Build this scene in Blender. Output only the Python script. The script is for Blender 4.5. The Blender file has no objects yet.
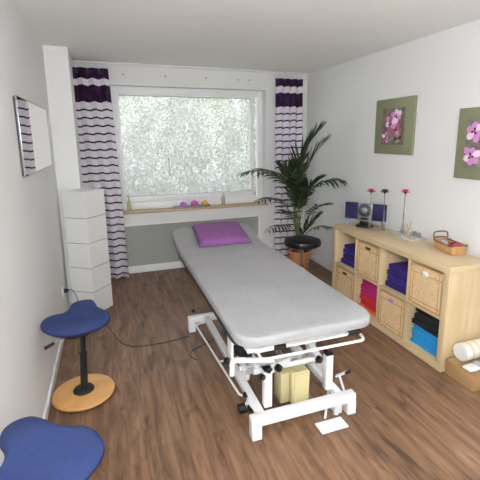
import bpy, bmesh, math, random
from mathutils import Vector, Matrix, noise
PI = math.pi
C = bpy.context.scene.collection
random.seed(7)

# ------------------------------------------------------------------ materials
MATS = {}
def lin(c):
    return tuple(((v/255)/12.92 if v/255 <= 0.04045 else ((v/255+0.055)/1.055)**2.4) for v in c)
def mat(name, rgb, rough=0.6, metal=0.0, bump=0.0, bscale=60, var=0.0, vscale=8, **kw):
    """plain procedural material: colour with a little noise variation and a noise bump"""
    if name in MATS: return MATS[name]
    m = bpy.data.materials.new(name); m.use_nodes = True
    nt = m.node_tree; b = nt.nodes['Principled BSDF']
    col = lin(rgb)
    b.inputs['Base Color'].default_value = (*col, 1)
    b.inputs['Roughness'].default_value = rough
    b.inputs['Metallic'].default_value = metal
    for k, v in kw.items():
        b.inputs[k.replace('_', ' ')].default_value = v
    tc = nt.nodes.new('ShaderNodeTexCoord')
    if var > 0:
        n = nt.nodes.new('ShaderNodeTexNoise'); n.inputs['Scale'].default_value = vscale; n.inputs['Detail'].default_value = 5
        nt.links.new(tc.outputs['Object'], n.inputs['Vector'])
        r = nt.nodes.new('ShaderNodeValToRGB')
        r.color_ramp.elements[0].position = 0.3; r.color_ramp.elements[1].position = 0.7
        r.color_ramp.elements[0].color = (*[c*(1-var) for c in col], 1)
        r.color_ramp.elements[1].color = (*[min(1, c*(1+var)) for c in col], 1)
        nt.links.new(n.outputs['Fac'], r.inputs['Fac']); nt.links.new(r.outputs['Color'], b.inputs['Base Color'])
    if bump > 0:
        n = nt.nodes.new('ShaderNodeTexNoise'); n.inputs['Scale'].default_value = bscale; n.inputs['Detail'].default_value = 4
        nt.links.new(tc.outputs['Object'], n.inputs['Vector'])
        bp = nt.nodes.new('ShaderNodeBump'); bp.inputs['Strength'].default_value = bump; bp.inputs['Distance'].default_value = 0.01
        nt.links.new(n.outputs['Fac'], bp.inputs['Height']); nt.links.new(bp.outputs['Normal'], b.inputs['Normal'])
    MATS[name] = m
    return m

def wood_floor():
    m = bpy.data.materials.new('floor_planks'); m.use_nodes = True
    nt = m.node_tree; b = nt.nodes['Principled BSDF']; N = nt.nodes.new; L = nt.links.new
    tc = N('ShaderNodeTexCoord')
    rot = N('ShaderNodeMapping'); rot.inputs['Rotation'].default_value = (0, 0, PI/2)
    L(tc.outputs['Object'], rot.inputs['Vector'])
    br = N('ShaderNodeTexBrick'); br.inputs['Scale'].default_value = 1
    br.inputs['Brick Width'].default_value = 1.25; br.inputs['Row Height'].default_value = 0.19
    br.inputs['Mortar Size'].default_value = 0.0015; br.inputs['Mortar Smooth'].default_value = 0.3
    br.inputs['Color1'].default_value = (0.9, 0.9, 0.9, 1); br.inputs['Color2'].default_value = (1.1, 1.1, 1.1, 1)
    br.inputs['Mortar'].default_value = (0.55, 0.5, 0.5, 1); br.offset = 0.37
    L(rot.outputs['Vector'], br.inputs['Vector'])
    # long grain along Y
    mp = N('ShaderNodeMapping'); mp.inputs['Scale'].default_value = (26, 2.2, 1)
    L(tc.outputs['Object'], mp.inputs['Vector'])
    g = N('ShaderNodeTexNoise'); g.inputs['Scale'].default_value = 1; g.inputs['Detail'].default_value = 8; g.inputs['Roughness'].default_value = 0.65
    g.inputs['Distortion'].default_value = 0.5
    L(mp.outputs['Vector'], g.inputs['Vector'])
    mp2 = N('ShaderNodeMapping'); mp2.inputs['Scale'].default_value = (9, 3.2, 1)
    L(tc.outputs['Object'], mp2.inputs['Vector'])
    k = N('ShaderNodeTexNoise'); k.inputs['Scale'].default_value = 1.0; k.inputs['Detail'].default_value = 3; k.inputs['Distortion'].default_value = 1.2
    L(mp2.outputs['Vector'], k.inputs['Vector'])
    r = N('ShaderNodeValToRGB'); e = r.color_ramp.elements
    e[0].position = 0.28; e[0].color = (*lin((80, 56, 40)), 1)
    e[1].position = 0.72; e[1].color = (*lin((150, 120, 96)), 1)
    x = e.new(0.5); x.color = (*lin((120, 90, 68)), 1)
    L(g.outputs['Fac'], r.inputs['Fac'])
    r2 = N('ShaderNodeValToRGB'); e = r2.color_ramp.elements
    e[0].position = 0.28; e[0].color = (0.36, 0.32, 0.30, 1); e[1].position = 0.46; e[1].color = (1, 1, 1, 1)
    L(k.outputs['Fac'], r2.inputs['Fac'])
    m1 = N('ShaderNodeMixRGB'); m1.blend_type = 'MULTIPLY'; m1.inputs['Fac'].default_value = 0.9
    L(r.outputs['Color'], m1.inputs['Color1']); L(br.outputs['Color'], m1.inputs['Color2'])
    m2 = N('ShaderNodeMixRGB'); m2.blend_type = 'MULTIPLY'; m2.inputs['Fac'].default_value = 0.8
    L(m1.outputs['Color'], m2.inputs['Color1']); L(r2.outputs['Color'], m2.inputs['Color2'])
    L(m2.outputs['Color'], b.inputs['Base Color'])
    b.inputs['Roughness'].default_value = 0.42
    bp = N('ShaderNodeBump'); bp.inputs['Strength'].default_value = 0.08; bp.inputs['Distance'].default_value = 0.01
    L(g.outputs['Fac'], bp.inputs['Height']); L(bp.outputs['Normal'], b.inputs['Normal'])
    return m

def grain_wood(name, c1, c2, scale=(2, 2, 30), rough=0.45):
    m = bpy.data.materials.new(name); m.use_nodes = True
    nt = m.node_tree; b = nt.nodes['Principled BSDF']; N = nt.nodes.new; L = nt.links.new
    tc = N('ShaderNodeTexCoord'); mp = N('ShaderNodeMapping'); mp.inputs['Scale'].default_value = scale
    L(tc.outputs['Object'], mp.inputs['Vector'])
    g = N('ShaderNodeTexNoise'); g.inputs['Scale'].default_value = 1; g.inputs['Detail'].default_value = 6; g.inputs['Distortion'].default_value = 0.4
    L(mp.outputs['Vector'], g.inputs['Vector'])
    r = N('ShaderNodeValToRGB'); e = r.color_ramp.elements
    e[0].position = 0.3; e[0].color = (*lin(c1), 1); e[1].position = 0.7; e[1].color = (*lin(c2), 1)
    L(g.outputs['Fac'], r.inputs['Fac']); L(r.outputs['Color'], b.inputs['Base Color'])
    b.inputs['Roughness'].default_value = rough
    return m

def band_fabric(name, bands, stripe_from, period, width, cloth, dark):
    """curtain cloth: woven bands and thin stripes by height (local z of the mesh = world height)"""
    m = bpy.data.materials.new(name); m.use_nodes = True
    nt = m.node_tree; b = nt.nodes['Principled BSDF']; N = nt.nodes.new; L = nt.links.new
    tc = N('ShaderNodeTexCoord'); sp = N('ShaderNodeSeparateXYZ'); L(tc.outputs['UV'], sp.inputs[0])
    z = sp.outputs['Y']           # uv v carries metres of cloth height
    def math_(op, a, bb=None):
        n = N('ShaderNodeMath'); n.operation = op
        for i, v in enumerate((a, bb)):
            if v is None: continue
            if isinstance(v, (int, float)): n.inputs[i].default_value = v
            else: L(v, n.inputs[i])
        return n.outputs[0]
    # stripes
    md = math_('MODULO', math_('SUBTRACT', stripe_from + 50*period, z), period)
    st = math_('LESS_THAN', md, width)
    st = math_('MULTIPLY', st, math_('LESS_THAN', z, stripe_from))
    mask = st
    for lo, hi in bands:
        bb = math_('MULTIPLY', math_('GREATER_THAN', z, lo), math_('LESS_THAN', z, hi))
        mask = math_('MAXIMUM', mask, bb)
    nz = N('ShaderNodeTexNoise'); nz.inputs['Scale'].default_value = 14; nz.inputs['Detail'].default_value = 2
    L(tc.outputs['Object'], nz.inputs['Vector'])
    rr = N('ShaderNodeValToRGB'); rr.color_ramp.elements[0].position = .35; rr.color_ramp.elements[1].position = .65
    rr.color_ramp.elements[0].color = (*lin(dark[0]), 1); rr.color_ramp.elements[1].color = (*lin(dark[1]), 1)
    L(nz.outputs['Fac'], rr.inputs['Fac'])
    mx = N('ShaderNodeMixRGB'); L(mask, mx.inputs['Fac']); mx.inputs['Color1'].default_value = (*lin(cloth), 1)
    L(rr.outputs['Color'], mx.inputs['Color2'])
    L(mx.outputs['Color'], b.inputs['Base Color']); b.inputs['Roughness'].default_value = 0.7
    tr = N('ShaderNodeBsdfTranslucent'); L(mx.outputs['Color'], tr.inputs['Color'])
    ms = N('ShaderNodeMixShader'); ms.inputs['Fac'].default_value = 0.25
    out = nt.nodes['Material Output']
    L(b.outputs[0], ms.inputs[1]); L(tr.outputs[0], ms.inputs[2]); L(ms.outputs[0], out.inputs['Surface'])
    return m

def glass_mat(name, tint=(1, 1, 1), haze=0.0, rough=0.0, gloss=0.08):
    """thin glass: mostly see-through, a little reflection, optionally a painted-in milky film"""
    m = bpy.data.materials.new(name); m.use_nodes = True
    nt = m.node_tree; nt.nodes.clear(); N = nt.nodes.new; L = nt.links.new
    t = N('ShaderNodeBsdfTransparent'); t.inputs['Color'].default_value = (*tint, 1)
    g = N('ShaderNodeBsdfGlossy'); g.inputs['Roughness'].default_value = rough
    ms = N('ShaderNodeMixShader'); ms.inputs['Fac'].default_value = gloss
    L(t.outputs[0], ms.inputs[1]); L(g.outputs[0], ms.inputs[2])
    o = N('ShaderNodeOutputMaterial'); last = ms
    if haze > 0:  # translucent white mixed in, paints bright haze over the view outside
        d = N('ShaderNodeBsdfTranslucent'); d.inputs['Color'].default_value = (0.95, 0.95, 0.97, 1)
        m2 = N('ShaderNodeMixShader'); m2.inputs['Fac'].default_value = haze
        L(ms.outputs[0], m2.inputs[1]); L(d.outputs[0], m2.inputs[2]); last = m2
    L(last.outputs[0], o.inputs['Surface'])
    return m

WALL = mat('wall_paint', (226, 226, 226), 0.85, bump=0.25, bscale=90)
CEIL = mat('ceiling_paint', (244, 244, 244), 0.9)
TRIM = mat('white_trim', (232, 232, 232), 0.5)
PVC = mat('white_window_frame', (236, 236, 238), 0.35)
NICHE = mat('grey_niche_paint', (158, 160, 156), 0.8)
FLOOR = wood_floor()
BIRCH = grain_wood('birch_veneer', (188, 164, 126), (208, 186, 150), (3, 1.2, 14))
BIRCH_V = grain_wood('birch_veneer_end', (188, 164, 126), (208, 186, 150), (14, 3, 1.5))
SILLW = grain_wood('sill_wood', (176, 150, 116), (204, 182, 150), (3, 20, 20))
WICK = mat('woven_seagrass', (216, 188, 146), 0.8, bump=0.5, bscale=120, var=0.14, vscale=40)
WICKD = mat('woven_rim', (186, 148, 104), 0.8, bump=0.5, bscale=120, var=0.12, vscale=40)
STEEL = mat('white_powder_coat', (232, 232, 234), 0.32)
BLACK = mat('black_plastic', (22, 22, 24), 0.45)
SHEET = mat('grey_terry_sheet', (150, 149, 150), 0.95, bump=0.45, bscale=60, var=0.05, vscale=5)
VINYL = mat('dark_vinyl', (44, 44, 46), 0.5)
CHROME = mat('chrome', (200, 200, 205), 0.15, 1.0)
BLUEF = mat('blue_upholstery', (34, 50, 98), 0.9, bump=0.5, bscale=300, var=0.12, vscale=60)
BEECH = grain_wood('beech_base', (196, 142, 82), (216, 166, 104), (8, 8, 8), 0.35)
PURPLE = mat('purple_terry', (128, 80, 134), 0.95, bump=0.5, bscale=200, var=0.08, vscale=20)

# ------------------------------------------------------------------ mesh helpers
def new_bm(): return bmesh.new()
def box(bm, x0, x1, y0, y1, z0, z1, bev=0.0, seg=2, M=None):
    r = bmesh.ops.create_cube(bm, size=1); vs = r['verts']
    for v in vs:
        v.co = Vector(((x0+x1)/2 + v.co.x*(x1-x0), (y0+y1)/2 + v.co.y*(y1-y0), (z0+z1)/2 + v.co.z*(z1-z0)))
    if bev > 0:
        es = list({e for v in vs for e in v.link_edges})
        r = bmesh.ops.bevel(bm, geom=es, offset=bev, segments=seg, affect='EDGES', profile=0.5)
        vs = list({v for v in r['verts']} | {v for v in vs if v.is_valid})
    if M is not None:
        for v in vs: v.co = M @ v.co
    return vs
def frame_of(d):
    d = d.normalized(); a = Vector((0, 0, 1)) if abs(d.z) < 0.95 else Vector((1, 0, 0))
    u = d.cross(a).normalized(); return u, d.cross(u).normalized()
def tube(bm, pts, r, n=10, cap=True):
    pts = [Vector(p) for p in pts]
    rs = r if isinstance(r, (list, tuple)) else [r]*len(pts)
    rings = []; u = None
    for i, p in enumerate(pts):
        d = (pts[min(i+1, len(pts)-1)] - pts[max(i-1, 0)])
        if u is None: u, w = frame_of(d)
        else:
            d = d.normalized(); u = (u - d*u.dot(d)).normalized(); w = d.cross(u).normalized()
        rings.append([bm.verts.new(p + (u*math.cos(2*PI*k/n) + w*math.sin(2*PI*k/n))*rs[i]) for k in range(n)])
    for a, b in zip(rings, rings[1:]):
        for k in range(n): bm.faces.new((a[k], a[(k+1) % n], b[(k+1) % n], b[k]))
    if cap:
        bm.faces.new(rings[0][::-1]); bm.faces.new(rings[-1])
def rounded(pts, rad, n=5):
    """polyline with rounded corners"""
    pts = [Vector(p) for p in pts]; out = [pts[0]]
    for a, b, c in zip(pts, pts[1:], pts[2:]):
        r = min(rad, (a-b).length*0.45, (c-b).length*0.45)
        p, q = b + (a-b).normalized()*r, b + (c-b).normalized()*r
        for i in range(n+1):
            t = i/n; out.append(p*(1-t)**2 + b*2*t*(1-t) + q*t*t)
    out.append(pts[-1]); return out
def spline(pts, n=8):
    pts = [Vector(p) for p in pts]; out = []
    P = [pts[0]*2-pts[1]] + pts + [pts[-1]*2-pts[-2]]
    for i in range(1, len(P)-2):
        p0, p1, p2, p3 = P[i-1:i+3]
        for k in range(n):
            t = k/n
            out.append(0.5*((2*p1) + (p2-p0)*t + (2*p0-5*p1+4*p2-p3)*t*t + (3*p1-p0-3*p2+p3)*t**3))
    out.append(pts[-1]); return out
def lathe(bm, prof, c=(0, 0, 0), n=32, M=None, cap=True):
    rings = []; c = Vector(c)
    for r, z in prof:
        row = []
        for k in range(n):
            p = Vector((r*math.cos(2*PI*k/n), r*math.sin(2*PI*k/n), z))
            if M is not None: p = M @ p
            row.append(bm.verts.new(p + c))
        rings.append(row)
    for a, b in zip(rings, rings[1:]):
        for k in range(n): bm.faces.new((a[k], a[(k+1) % n], b[(k+1) % n], b[k]))
    if cap:
        bm.faces.new(rings[0][::-1]); bm.faces.new(rings[-1])
def bar(bm, a, b, w, h, bev=0.003):
    """rectangular bar from a to b, w across, h in the other direction"""
    a, b = Vector(a), Vector(b); d = b-a; L = d.length; d.normalize()
    up = Vector((0, 0, 1)) if abs(d.z) < 0.95 else Vector((0, 1, 0))
    s = d.cross(up).normalized(); t = s.cross(d).normalized()
    M = Matrix(((s.x, d.x, t.x, (a.x+b.x)/2), (s.y, d.y, t.y, (a.y+b.y)/2), (s.z, d.z, t.z, (a.z+b.z)/2), (0, 0, 0, 1)))
    box(bm, -w/2, w/2, -L/2, L/2, -h/2, h/2, bev, 2, M)
def pillowy(bm, sx, sy, sz, n=18, exp=0.5, M=None, pinch=1.0, seed=0):
    """soft cushion: two domed sheets meeting in a seam"""
    top, bot = {}, {}
    for i in range(n+1):
        for j in range(n+1):
            u, v = 2*i/n-1, 2*j/n-1
            e = (max(0, 1-u**4)*max(0, 1-v**4))**exp
            x = u*sx/2*(1-0.05*pinch*(1-abs(v)**2)*abs(u)); y = v*sy/2*(1-0.05*pinch*(1-abs(u)**2)*abs(v))
            h = sz/2*e*(1+0.12*noise.noise(Vector((u*1.7+seed, v*1.7, seed))))
            for D, s in ((top, 1), (bot, -1)):
                if s < 0 and (i in (0, n) or j in (0, n)): bot[i, j] = top[i, j]; continue
                p = Vector((x, y, s*h))
                D[i, j] = bm.verts.new(M @ p if M is not None else p)
    for i in range(n):
        for j in range(n):
            bm.faces.new((top[i, j], top[i+1, j], top[i+1, j+1], top[i, j+1]))
            bm.faces.new((bot[i, j], bot[i, j+1], bot[i+1, j+1], bot[i+1, j]))
def obj(name, bm, m, parent=None, smooth=True, loc=None, subsurf=0, angle=None):
    bmesh.ops.recalc_face_normals(bm, faces=bm.faces[:])
    me = bpy.data.meshes.new(name); bm.to_mesh(me); bm.free()
    if smooth:
        for p in me.polygons: p.use_smooth = True
        try: me.set_sharp_from_angle(angle=angle or math.radians(38))
        except Exception: pass
    for mm in (m if isinstance(m, (list, tuple)) else [m]): me.materials.append(mm)
    o = bpy.data.objects.new(name, me); C.objects.link(o)
    if parent is not None: o.parent = parent
    if loc is not None: o.location = loc
    if subsurf:
        s = o.modifiers.new('subd', 'SUBSURF'); s.levels = subsurf; s.render_levels = subsurf
    return o
def tag(o, label, cat, group=None, kind=None):
    o['label'] = label; o['category'] = cat
    if group: o['group'] = group
    if kind: o['kind'] = kind
    return o
def thing(name, label, cat, loc=(0, 0, 0), rz=0, group=None):
    o = bpy.data.objects.new(name, None); C.objects.link(o); o.empty_display_size = 0.05
    o.location = loc; o.rotation_euler = (0, 0, rz)
    return tag(o, label, cat, group)
def struct(name, bm, m, parent=None, **k):
    o = obj(name, bm, m, parent, **k)
    if parent is None: o['kind'] = 'structure'
    return o
def copy_tree(o, parent=None):
    c = o.copy(); C.objects.link(c)
    if parent is not None: c.parent = parent
    for ch in list(o.children): copy_tree(ch, c)
    return c

# ------------------------------------------------------------------ room
XL, YW, H, YB = -3.05, 2.97, 2.49, -3.3
WX0, WX1, WZ0, WZ1 = -2.50, -0.592, 0.774, 2.272     # window opening
NX0, NX1, NZ1 = -2.46, -0.70, 0.625                    # niche below
bm = new_bm(); box(bm, XL-.15, .15, YB-.15, YW+.3, -.1, 0); struct('floor', bm, FLOOR, smooth=False)
bm = new_bm(); box(bm, XL-.15, .15, YB-.15, YW+.3, H, H+.1); struct('ceiling', bm, CEIL, smooth=False)
bm = new_bm(); box(bm, 0, .15, YB-.15, YW+.3, 0, H); struct('wall_right', bm, WALL, smooth=False)
bm = new_bm(); box(bm, XL-.15, XL, YB-.15, 2.20, 0, H); box(bm, XL-.15, XL, 2.60, YW+.3, 0, H); box(bm, XL-.15, -2.847, 2.20, 2.60, 0, H, 0.003)
struct('wall_left', bm, WALL, smooth=False)
bm = new_bm()
DX0, DX1, DZ = -1.9, -1.0, 2.03
box(bm, XL, DX0, YB-.15, YB, 0, H); box(bm, DX1, 0, YB-.15, YB, 0, H); box(bm, DX0, DX1, YB-.15, YB, DZ, H)
struct('wall_front', bm, WALL, smooth=False)
bm = new_bm(); box(bm, DX0, DX1, YB-.09, YB-.04, 0, DZ, .003)
d = struct('door_1', bm, TRIM)
bm = new_bm(); tube(bm, rounded([(DX0+.08, YB-.04, 1.03), (DX0+.08, YB+.02, 1.03), (DX0+.19, YB+.02, 1.03)], .02), .009); obj('door_handle', bm, CHROME, d)
bm = new_bm()
for a in ((DX0-.07, DX0, 0, DZ+.07), (DX1, DX1+.07, 0, DZ+.07), (DX0, DX1, DZ, DZ+.07)):
    box(bm, a[0], a[1], YB, YB+.015, a[2], a[3])
obj('door_frame', bm, TRIM, d)
# window wall: pieces round the opening and the niche
bm = new_bm(); Y2 = YW+.3
box(bm, XL, WX0, YW, Y2, 0, H); box(bm, WX1, 0, YW, Y2, 0, H)
box(bm, WX0, WX1, YW, Y2, WZ1, H)
box(bm, WX0, NX0, YW, Y2, 0, WZ0); box(bm, NX1, WX1, YW, Y2, 0, WZ0)
box(bm, NX0, NX1, YW, Y2, NZ1, WZ0-.001)
struct('wall_back', bm, WALL, smooth=False)
bm = new_bm(); box(bm, NX0, NX1, YW+.07, Y2, 0, NZ1); struct('trim_1', bm, NICHE, smooth=False)
# screw caps of the roller-shutter casing
bm = new_bm()
for x in (-2.34, -1.87, -1.38, -0.97, -0.82):
    lathe(bm, [(.012, 0), (.012, .003), (.009, .006)], (x, YW, 2.385), 14, Matrix.Rotation(PI/2, 4, 'X'))
struct('trim_2', bm, mat('cap_grey', (176, 176, 178), .5))
# niche casing edge
bm = new_bm(); box(bm, NX1-.012, NX1+.03, YW-.006, YW+.004, 0, NZ1+.01, .002); box(bm, NX0, NX1, YW-.006, YW+.004, NZ1-.004, NZ1+.012, .002)
struct('trim_3', bm, TRIM)
# baseboards
def base(name, a): bm = new_bm(); box(bm, *a, .003); struct(name, bm, TRIM)
base('baseboard_left', (XL, XL+.014, YB, 2.20, 0, .065))
base('baseboard_back', (NX0, NX1, YW+.052, YW+.07, 0, .09))
base('baseboard_right', (-.014, 0, YB, YW, 0, .065))
bm = new_bm(); box(bm, XL+.014, -2.847, 2.186, 2.20, 0, .065, .003); box(bm, -2.847, -2.833, 2.186, 2.60, 0, .065, .003); box(bm, NX1+.03, -.014, YW-.014, YW, 0, .065, .003)
struct('baseboard_window', bm, TRIM)
bm = new_bm(); box(bm, XL, DX0-.07, YB, YB+.014, 0, .065, .003); box(bm, DX1+.07, 0, YB, YB+.014, 0, .065, .003); struct('baseboard_front', bm, TRIM)

# ------------------------------------------------------------------ window
win = bpy.data.objects.new('window_1', None); C.objects.link(win); win['kind'] = 'structure'
def ring(bm, x0, x1, z0, z1, w, y0, y1, bev=.006, wb=None):
    wb = wb or w
    box(bm, x0, x0+w, y0, y1, z0, z1, bev); box(bm, x1-w, x1, y0, y1, z0, z1, bev)
    box(bm, x0+w*.9, x1-w*.9, y0, y1, z1-w, z1, bev); box(bm, x0+w*.9, x1-w*.9, y0, y1, z0, z0+wb, bev)
bm = new_bm(); ring(bm, WX0, WX1, .80, WZ1, .075, 3.09, 3.17, wb=.085); obj('window_frame', bm, PVC, win)
bm = new_bm(); ring(bm, -2.450, -.725, .895, 2.215, .045, 3.065, 3.13, .008, wb=.07); sash = obj('window_sash', bm, PVC, win)
bm = new_bm(); box(bm, -2.408, -.767, 3.098, 3.104, .962, 2.173); obj('window_pane', bm, glass_mat('window_glass', (.97, .985, .98), haze=.24, gloss=.04), win, smooth=False)
bm = new_bm(); box(bm, -2.41, -.765, 3.075, 3.079, 2.165, 2.178); box(bm, -2.41, -.765, 3.085, 3.094, .958, .970)
obj('glazing_gasket', bm, mat('grey_gasket', (120, 122, 126), .6), win)
bm = new_bm(); lathe(bm, [(.014, 0), (.014, .012), (.01, .02)], (-2.41, 3.065, 1.5), 14, Matrix.Rotation(PI/2, 4, 'X'))
box(bm, -2.42, -2.40, 3.03, 3.045, 1.39, 1.51, .005); obj('window_handle', bm, PVC, win)
bm = new_bm(); box(bm, WX0, WX1, YW, 3.11, WZ0, .80, .003); box(bm, -2.47, WX1+.02, YW-.03, YW+.002, WZ0, .80, .004); obj('window_sill', bm, SILLW, win)

# ------------------------------------------------------------------ garden seen through the window
bm = new_bm(); box(bm, -14, 14, YW+.32, 18, -.4, -.3); g = struct('ground', bm, mat('lawn', (110, 140, 80), .95, var=.3, vscale=3), smooth=False)
LEAFMATS = []
for i, c in enumerate([(206, 218, 180), (190, 194, 190), (206, 206, 210), (182, 194, 170)]):
    LEAFMATS.append(mat('leaf_%d' % i, c, 0.5, var=0.3, vscale=5))
BARK = mat('bark', (96, 84, 74), .9, bump=.5, bscale=30)
def bush(x, y, w, d, h, seed, mats, label, nleaf):
    rnd = random.Random(seed)
    t = thing('garden_shrub', label, 'shrub', (x, y, -.3), 0, 'shrubs outside the window')
    bm = new_bm()
    for k in range(nleaf):
        # leaves near the surface of a lumpy ellipsoid
        a, b_ = rnd.uniform(0, 2*PI), math.acos(rnd.uniform(-1, 1)); rr = rnd.uniform(.35, 1)**.4
        dirv = Vector((math.sin(b_)*math.cos(a), math.sin(b_)*math.sin(a), math.cos(b_)))
        lump = 1+.35*noise.noise(dirv*2.5+Vector((seed, 0, 0)))
        p = Vector((dirv.x*w/2, dirv.y*d/2, dirv.z*h/2))*rr*lump + Vector((0, 0, h/2))
        if p.z < 0: continue
        p.x = max(-w/2, min(w/2, p.x)); p.y = max(-d/2, min(d/2, p.y))
        L = rnd.uniform(.05, .10); W = L*.5
        q = Matrix.Rotation(rnd.uniform(0, 2*PI), 3, 'Z') @ Matrix.Rotation(rnd.uniform(-1.2, 1.2), 3, 'X') @ Matrix.Rotation(rnd.uniform(-.8, .8), 3, 'Y')
        vs = [bm.verts.new(p + q @ Vector(c)) for c in ((0, -L/2, 0), (W/2, -.1*L, .12*L), (0, L/2, 0), (-W/2, -.1*L, .12*L))]
        f = bm.faces.new(vs); f.material_index = rnd.randrange(len(mats))
    obj('foliage', bm, mats, t, smooth=False)
    bm = new_bm()
    for k in range(5):
        a = k*1.3+seed; tip = Vector((math.cos(a)*w*.28, math.sin(a)*d*.28, h*.6))
        tube(bm, spline([(0, 0, 0), (tip.x*.3, tip.y*.3, h*.35), tuple(tip)], 5), [.028*(1-i/12) for i in range(11)], 6)
    obj('stems', bm, BARK, t)
bush(-3.45, 6.4, 2.0, 1.4, 3.3, 1, LEAFMATS[:2], 'yellow-green shrub at the left of the window view', 9000)
bush(-1.38, 6.4, 2.0, 1.4, 2.9, 2, LEAFMATS[1:3], 'silvery grey shrub at the middle of the window view', 9000)
bush(.70, 6.4, 2.0, 1.4, 3.1, 3, LEAFMATS[1:4], 'greyish shrub at the right of the window view', 9000)
bush(-2.42, 8.0, 2.0, 1.5, 3.9, 4, LEAFMATS[:2], 'second-row shrub outside, seen between the left and middle ones', 9000)
bush(-.34, 8.0, 2.0, 1.5, 3.7, 6, [LEAFMATS[0], LEAFMATS[2]], 'second-row shrub outside, seen between the middle and right ones', 9000)
bush(1.75, 8.0, 2.0, 1.5, 3.9, 7, [LEAFMATS[0], LEAFMATS[3]], 'second-row green shrub at the far right edge of the window view', 7000)
bush(-2.3, 5.0, 2.0, 1.1, 1.7, 14, LEAFMATS[1:3], 'low silvery shrub in front of the taller ones outside', 7000)
bush(-.2, 5.0, 2.0, 1.1, 1.6, 5, LEAFMATS[1:3], 'low grey shrub near the right end of the window outside', 7000)
bush(-1.4, 10.2, 5.0, 2.0, 5.4, 8, [LEAFMATS[0], LEAFMATS[1]], 'tall pale green tree behind the shrubs outside', 14000)
bush(3.7, 10.2, 5.0, 2.0, 5.2, 9, [LEAFMATS[0], LEAFMATS[3]], 'tall green tree behind the shrubs at the right outside', 10000)

# ------------------------------------------------------------------ curtains
def curtain(name, x0t, x1t, x0b, x1b, ztop, zbot, folds, m, label, amp=.035, seed=0, y=2.87):
    t = thing(name, label, 'curtain', ((x0t+x1t)/2, y, zbot), 0, 'striped curtains at the window')
    bm = new_bm(); uv = bm.loops.layers.uv.new('UVMap')
    nu, nz = folds*10, 60; grid = []
    for j in range(nz+1):
        z = ztop + (zbot-ztop)*j/nz; f = j/nz; row = []
        for i in range(nu+1):
            u = i/nu
            x = (x0t*(1-f)+x0b*f)*(1-u) + (x1t*(1-f)+x1b*f)*u
            a = amp*(.8+.5*f)
            ph = 2*PI*folds*u + .5*math.sin(3*f+seed)
            yy = a*math.sin(ph) + .008*noise.noise(Vector((u*6, z*3, seed)))
            x += .010*math.sin(2*ph)
            row.append((bm.verts.new((x-(x0t+x1t)/2, yy, z-zbot)), u, z + .007*math.sin(ph+.6) + .008*noise.noise(Vector((u*4, z*2, seed+3)))))
        grid.append(row)
    for j in range(nz):
        for i in range(nu):
            q = (grid[j][i], grid[j][i+1], grid[j+1][i+1], grid[j+1][i])
            fc = bm.faces.new([a[0] for a in q])
            for lp, a in zip(fc.loops, q): lp[uv].uv = (a[1], a[2])
    o = obj('cloth', bm, m, t, angle=PI)
    s = o.modifiers.new('thick', 'SOLIDIFY'); s.thickness = .0015
    for k in range(folds):
        bm = new_bm()
        u = (k+.25)/folds; x = x0t*(1-u)+x1t*u-(x0t+x1t)/2
        lathe(bm, [(.012, -.003), (.018, -.003), (.018, .003), (.012, .003), (.012, -.003)], (x, -amp*.8-.004, ztop-zbot-.045), 18, Matrix.Rotation(PI/2, 4, 'X'), cap=False)
        obj('eyelet', bm, mat('eyelet_metal', (70, 44, 80), .4, .3), t)
    for k in range(folds*2):
        bm = new_bm()
        u = (k+.5)/(folds*2); x = x0t*(1-u)+x1t*u-(x0t+x1t)/2
        tube(bm, [(x, 0, ztop-zbot-.01), (x, 0, H-.012-zbot)], .003, 6)
        obj('curtain_hook', bm, TRIM, t)
    return t
DK = ((30, 8, 34), (70, 22, 84))
cl = band_fabric('curtain_cloth_left', [(2.312, 2.5), (2.068, 2.245)], 1.992, .0872, .018, (244, 240, 246), DK)
cr = band_fabric('curtain_cloth_right', [(2.312, 2.5), (2.06, 2.232)], 1.982, .0872, .018, (242, 236, 244), DK)
curtain('striped_curtain', -2.97, -2.51, -2.93, -2.43, 2.425, .015, 4, cl, 'white curtain with purple top bands and thin stripes, left of window behind paper lamp', .036, 1)
curtain('striped_curtain', -.50, -.115, -.51, -.10, 2.41, .015, 4, cr, 'white curtain with purple top bands and thin stripes, right of window behind the palm', .03, 5)
bm = new_bm(); box(bm, -3.03, -.03, 2.855, 2.885, H-.014, H, .002); struct('trim_4', bm, TRIM)   # curtain rail in the ceiling

# ------------------------------------------------------------------ paper tower lamp
lamp = thing('paper_tower_lamp', 'tall white square paper floor lamp in five tiers beside the left curtain', 'lamp')
PAPER = mat('white_paper', (222, 222, 222), .8, bump=.08, bscale=200)
pf, pr_, pb, pl = Vector((-2.80, 1.87, 0)), Vector((-2.635, 2.07, 0)), Vector((-2.83, 2.18, 0)), Vector((-3.0, 2.01, 0))
cc = (pf+pr_+pb+pl)/4
def prism(bm, z0, z1, inset):
    lo = []; hi = []
    for p in (pf, pr_, pb, pl):
        q = p + (cc-p)*inset
        lo.append(bm.verts.new((q.x, q.y, z0))); hi.append(bm.verts.new((q.x, q.y, z1)))
    bm.faces.new(lo[::-1]); bm.faces.new(hi)
    for k in range(4): bm.faces.new((lo[k], lo[(k+1) % 4], hi[(k+1) % 4], hi[k]))
zs = [0.005, .237, .475, .715, .955, 1.205]
for a, b in zip(zs, zs[1:]):
    bm = new_bm(); prism(bm, a+.003, b-.003, 0); bmesh.ops.bevel(bm, geom=bm.edges[:], offset=.003, segments=1, affect='EDGES'); obj('paper_tier', bm, PAPER, lamp, smooth=False)
bm = new_bm(); prism(bm, 0, 1.19, .035); obj('inner_frame', bm, mat('seam_grey', (120, 120, 122), .8), lamp, smooth=False)

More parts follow.
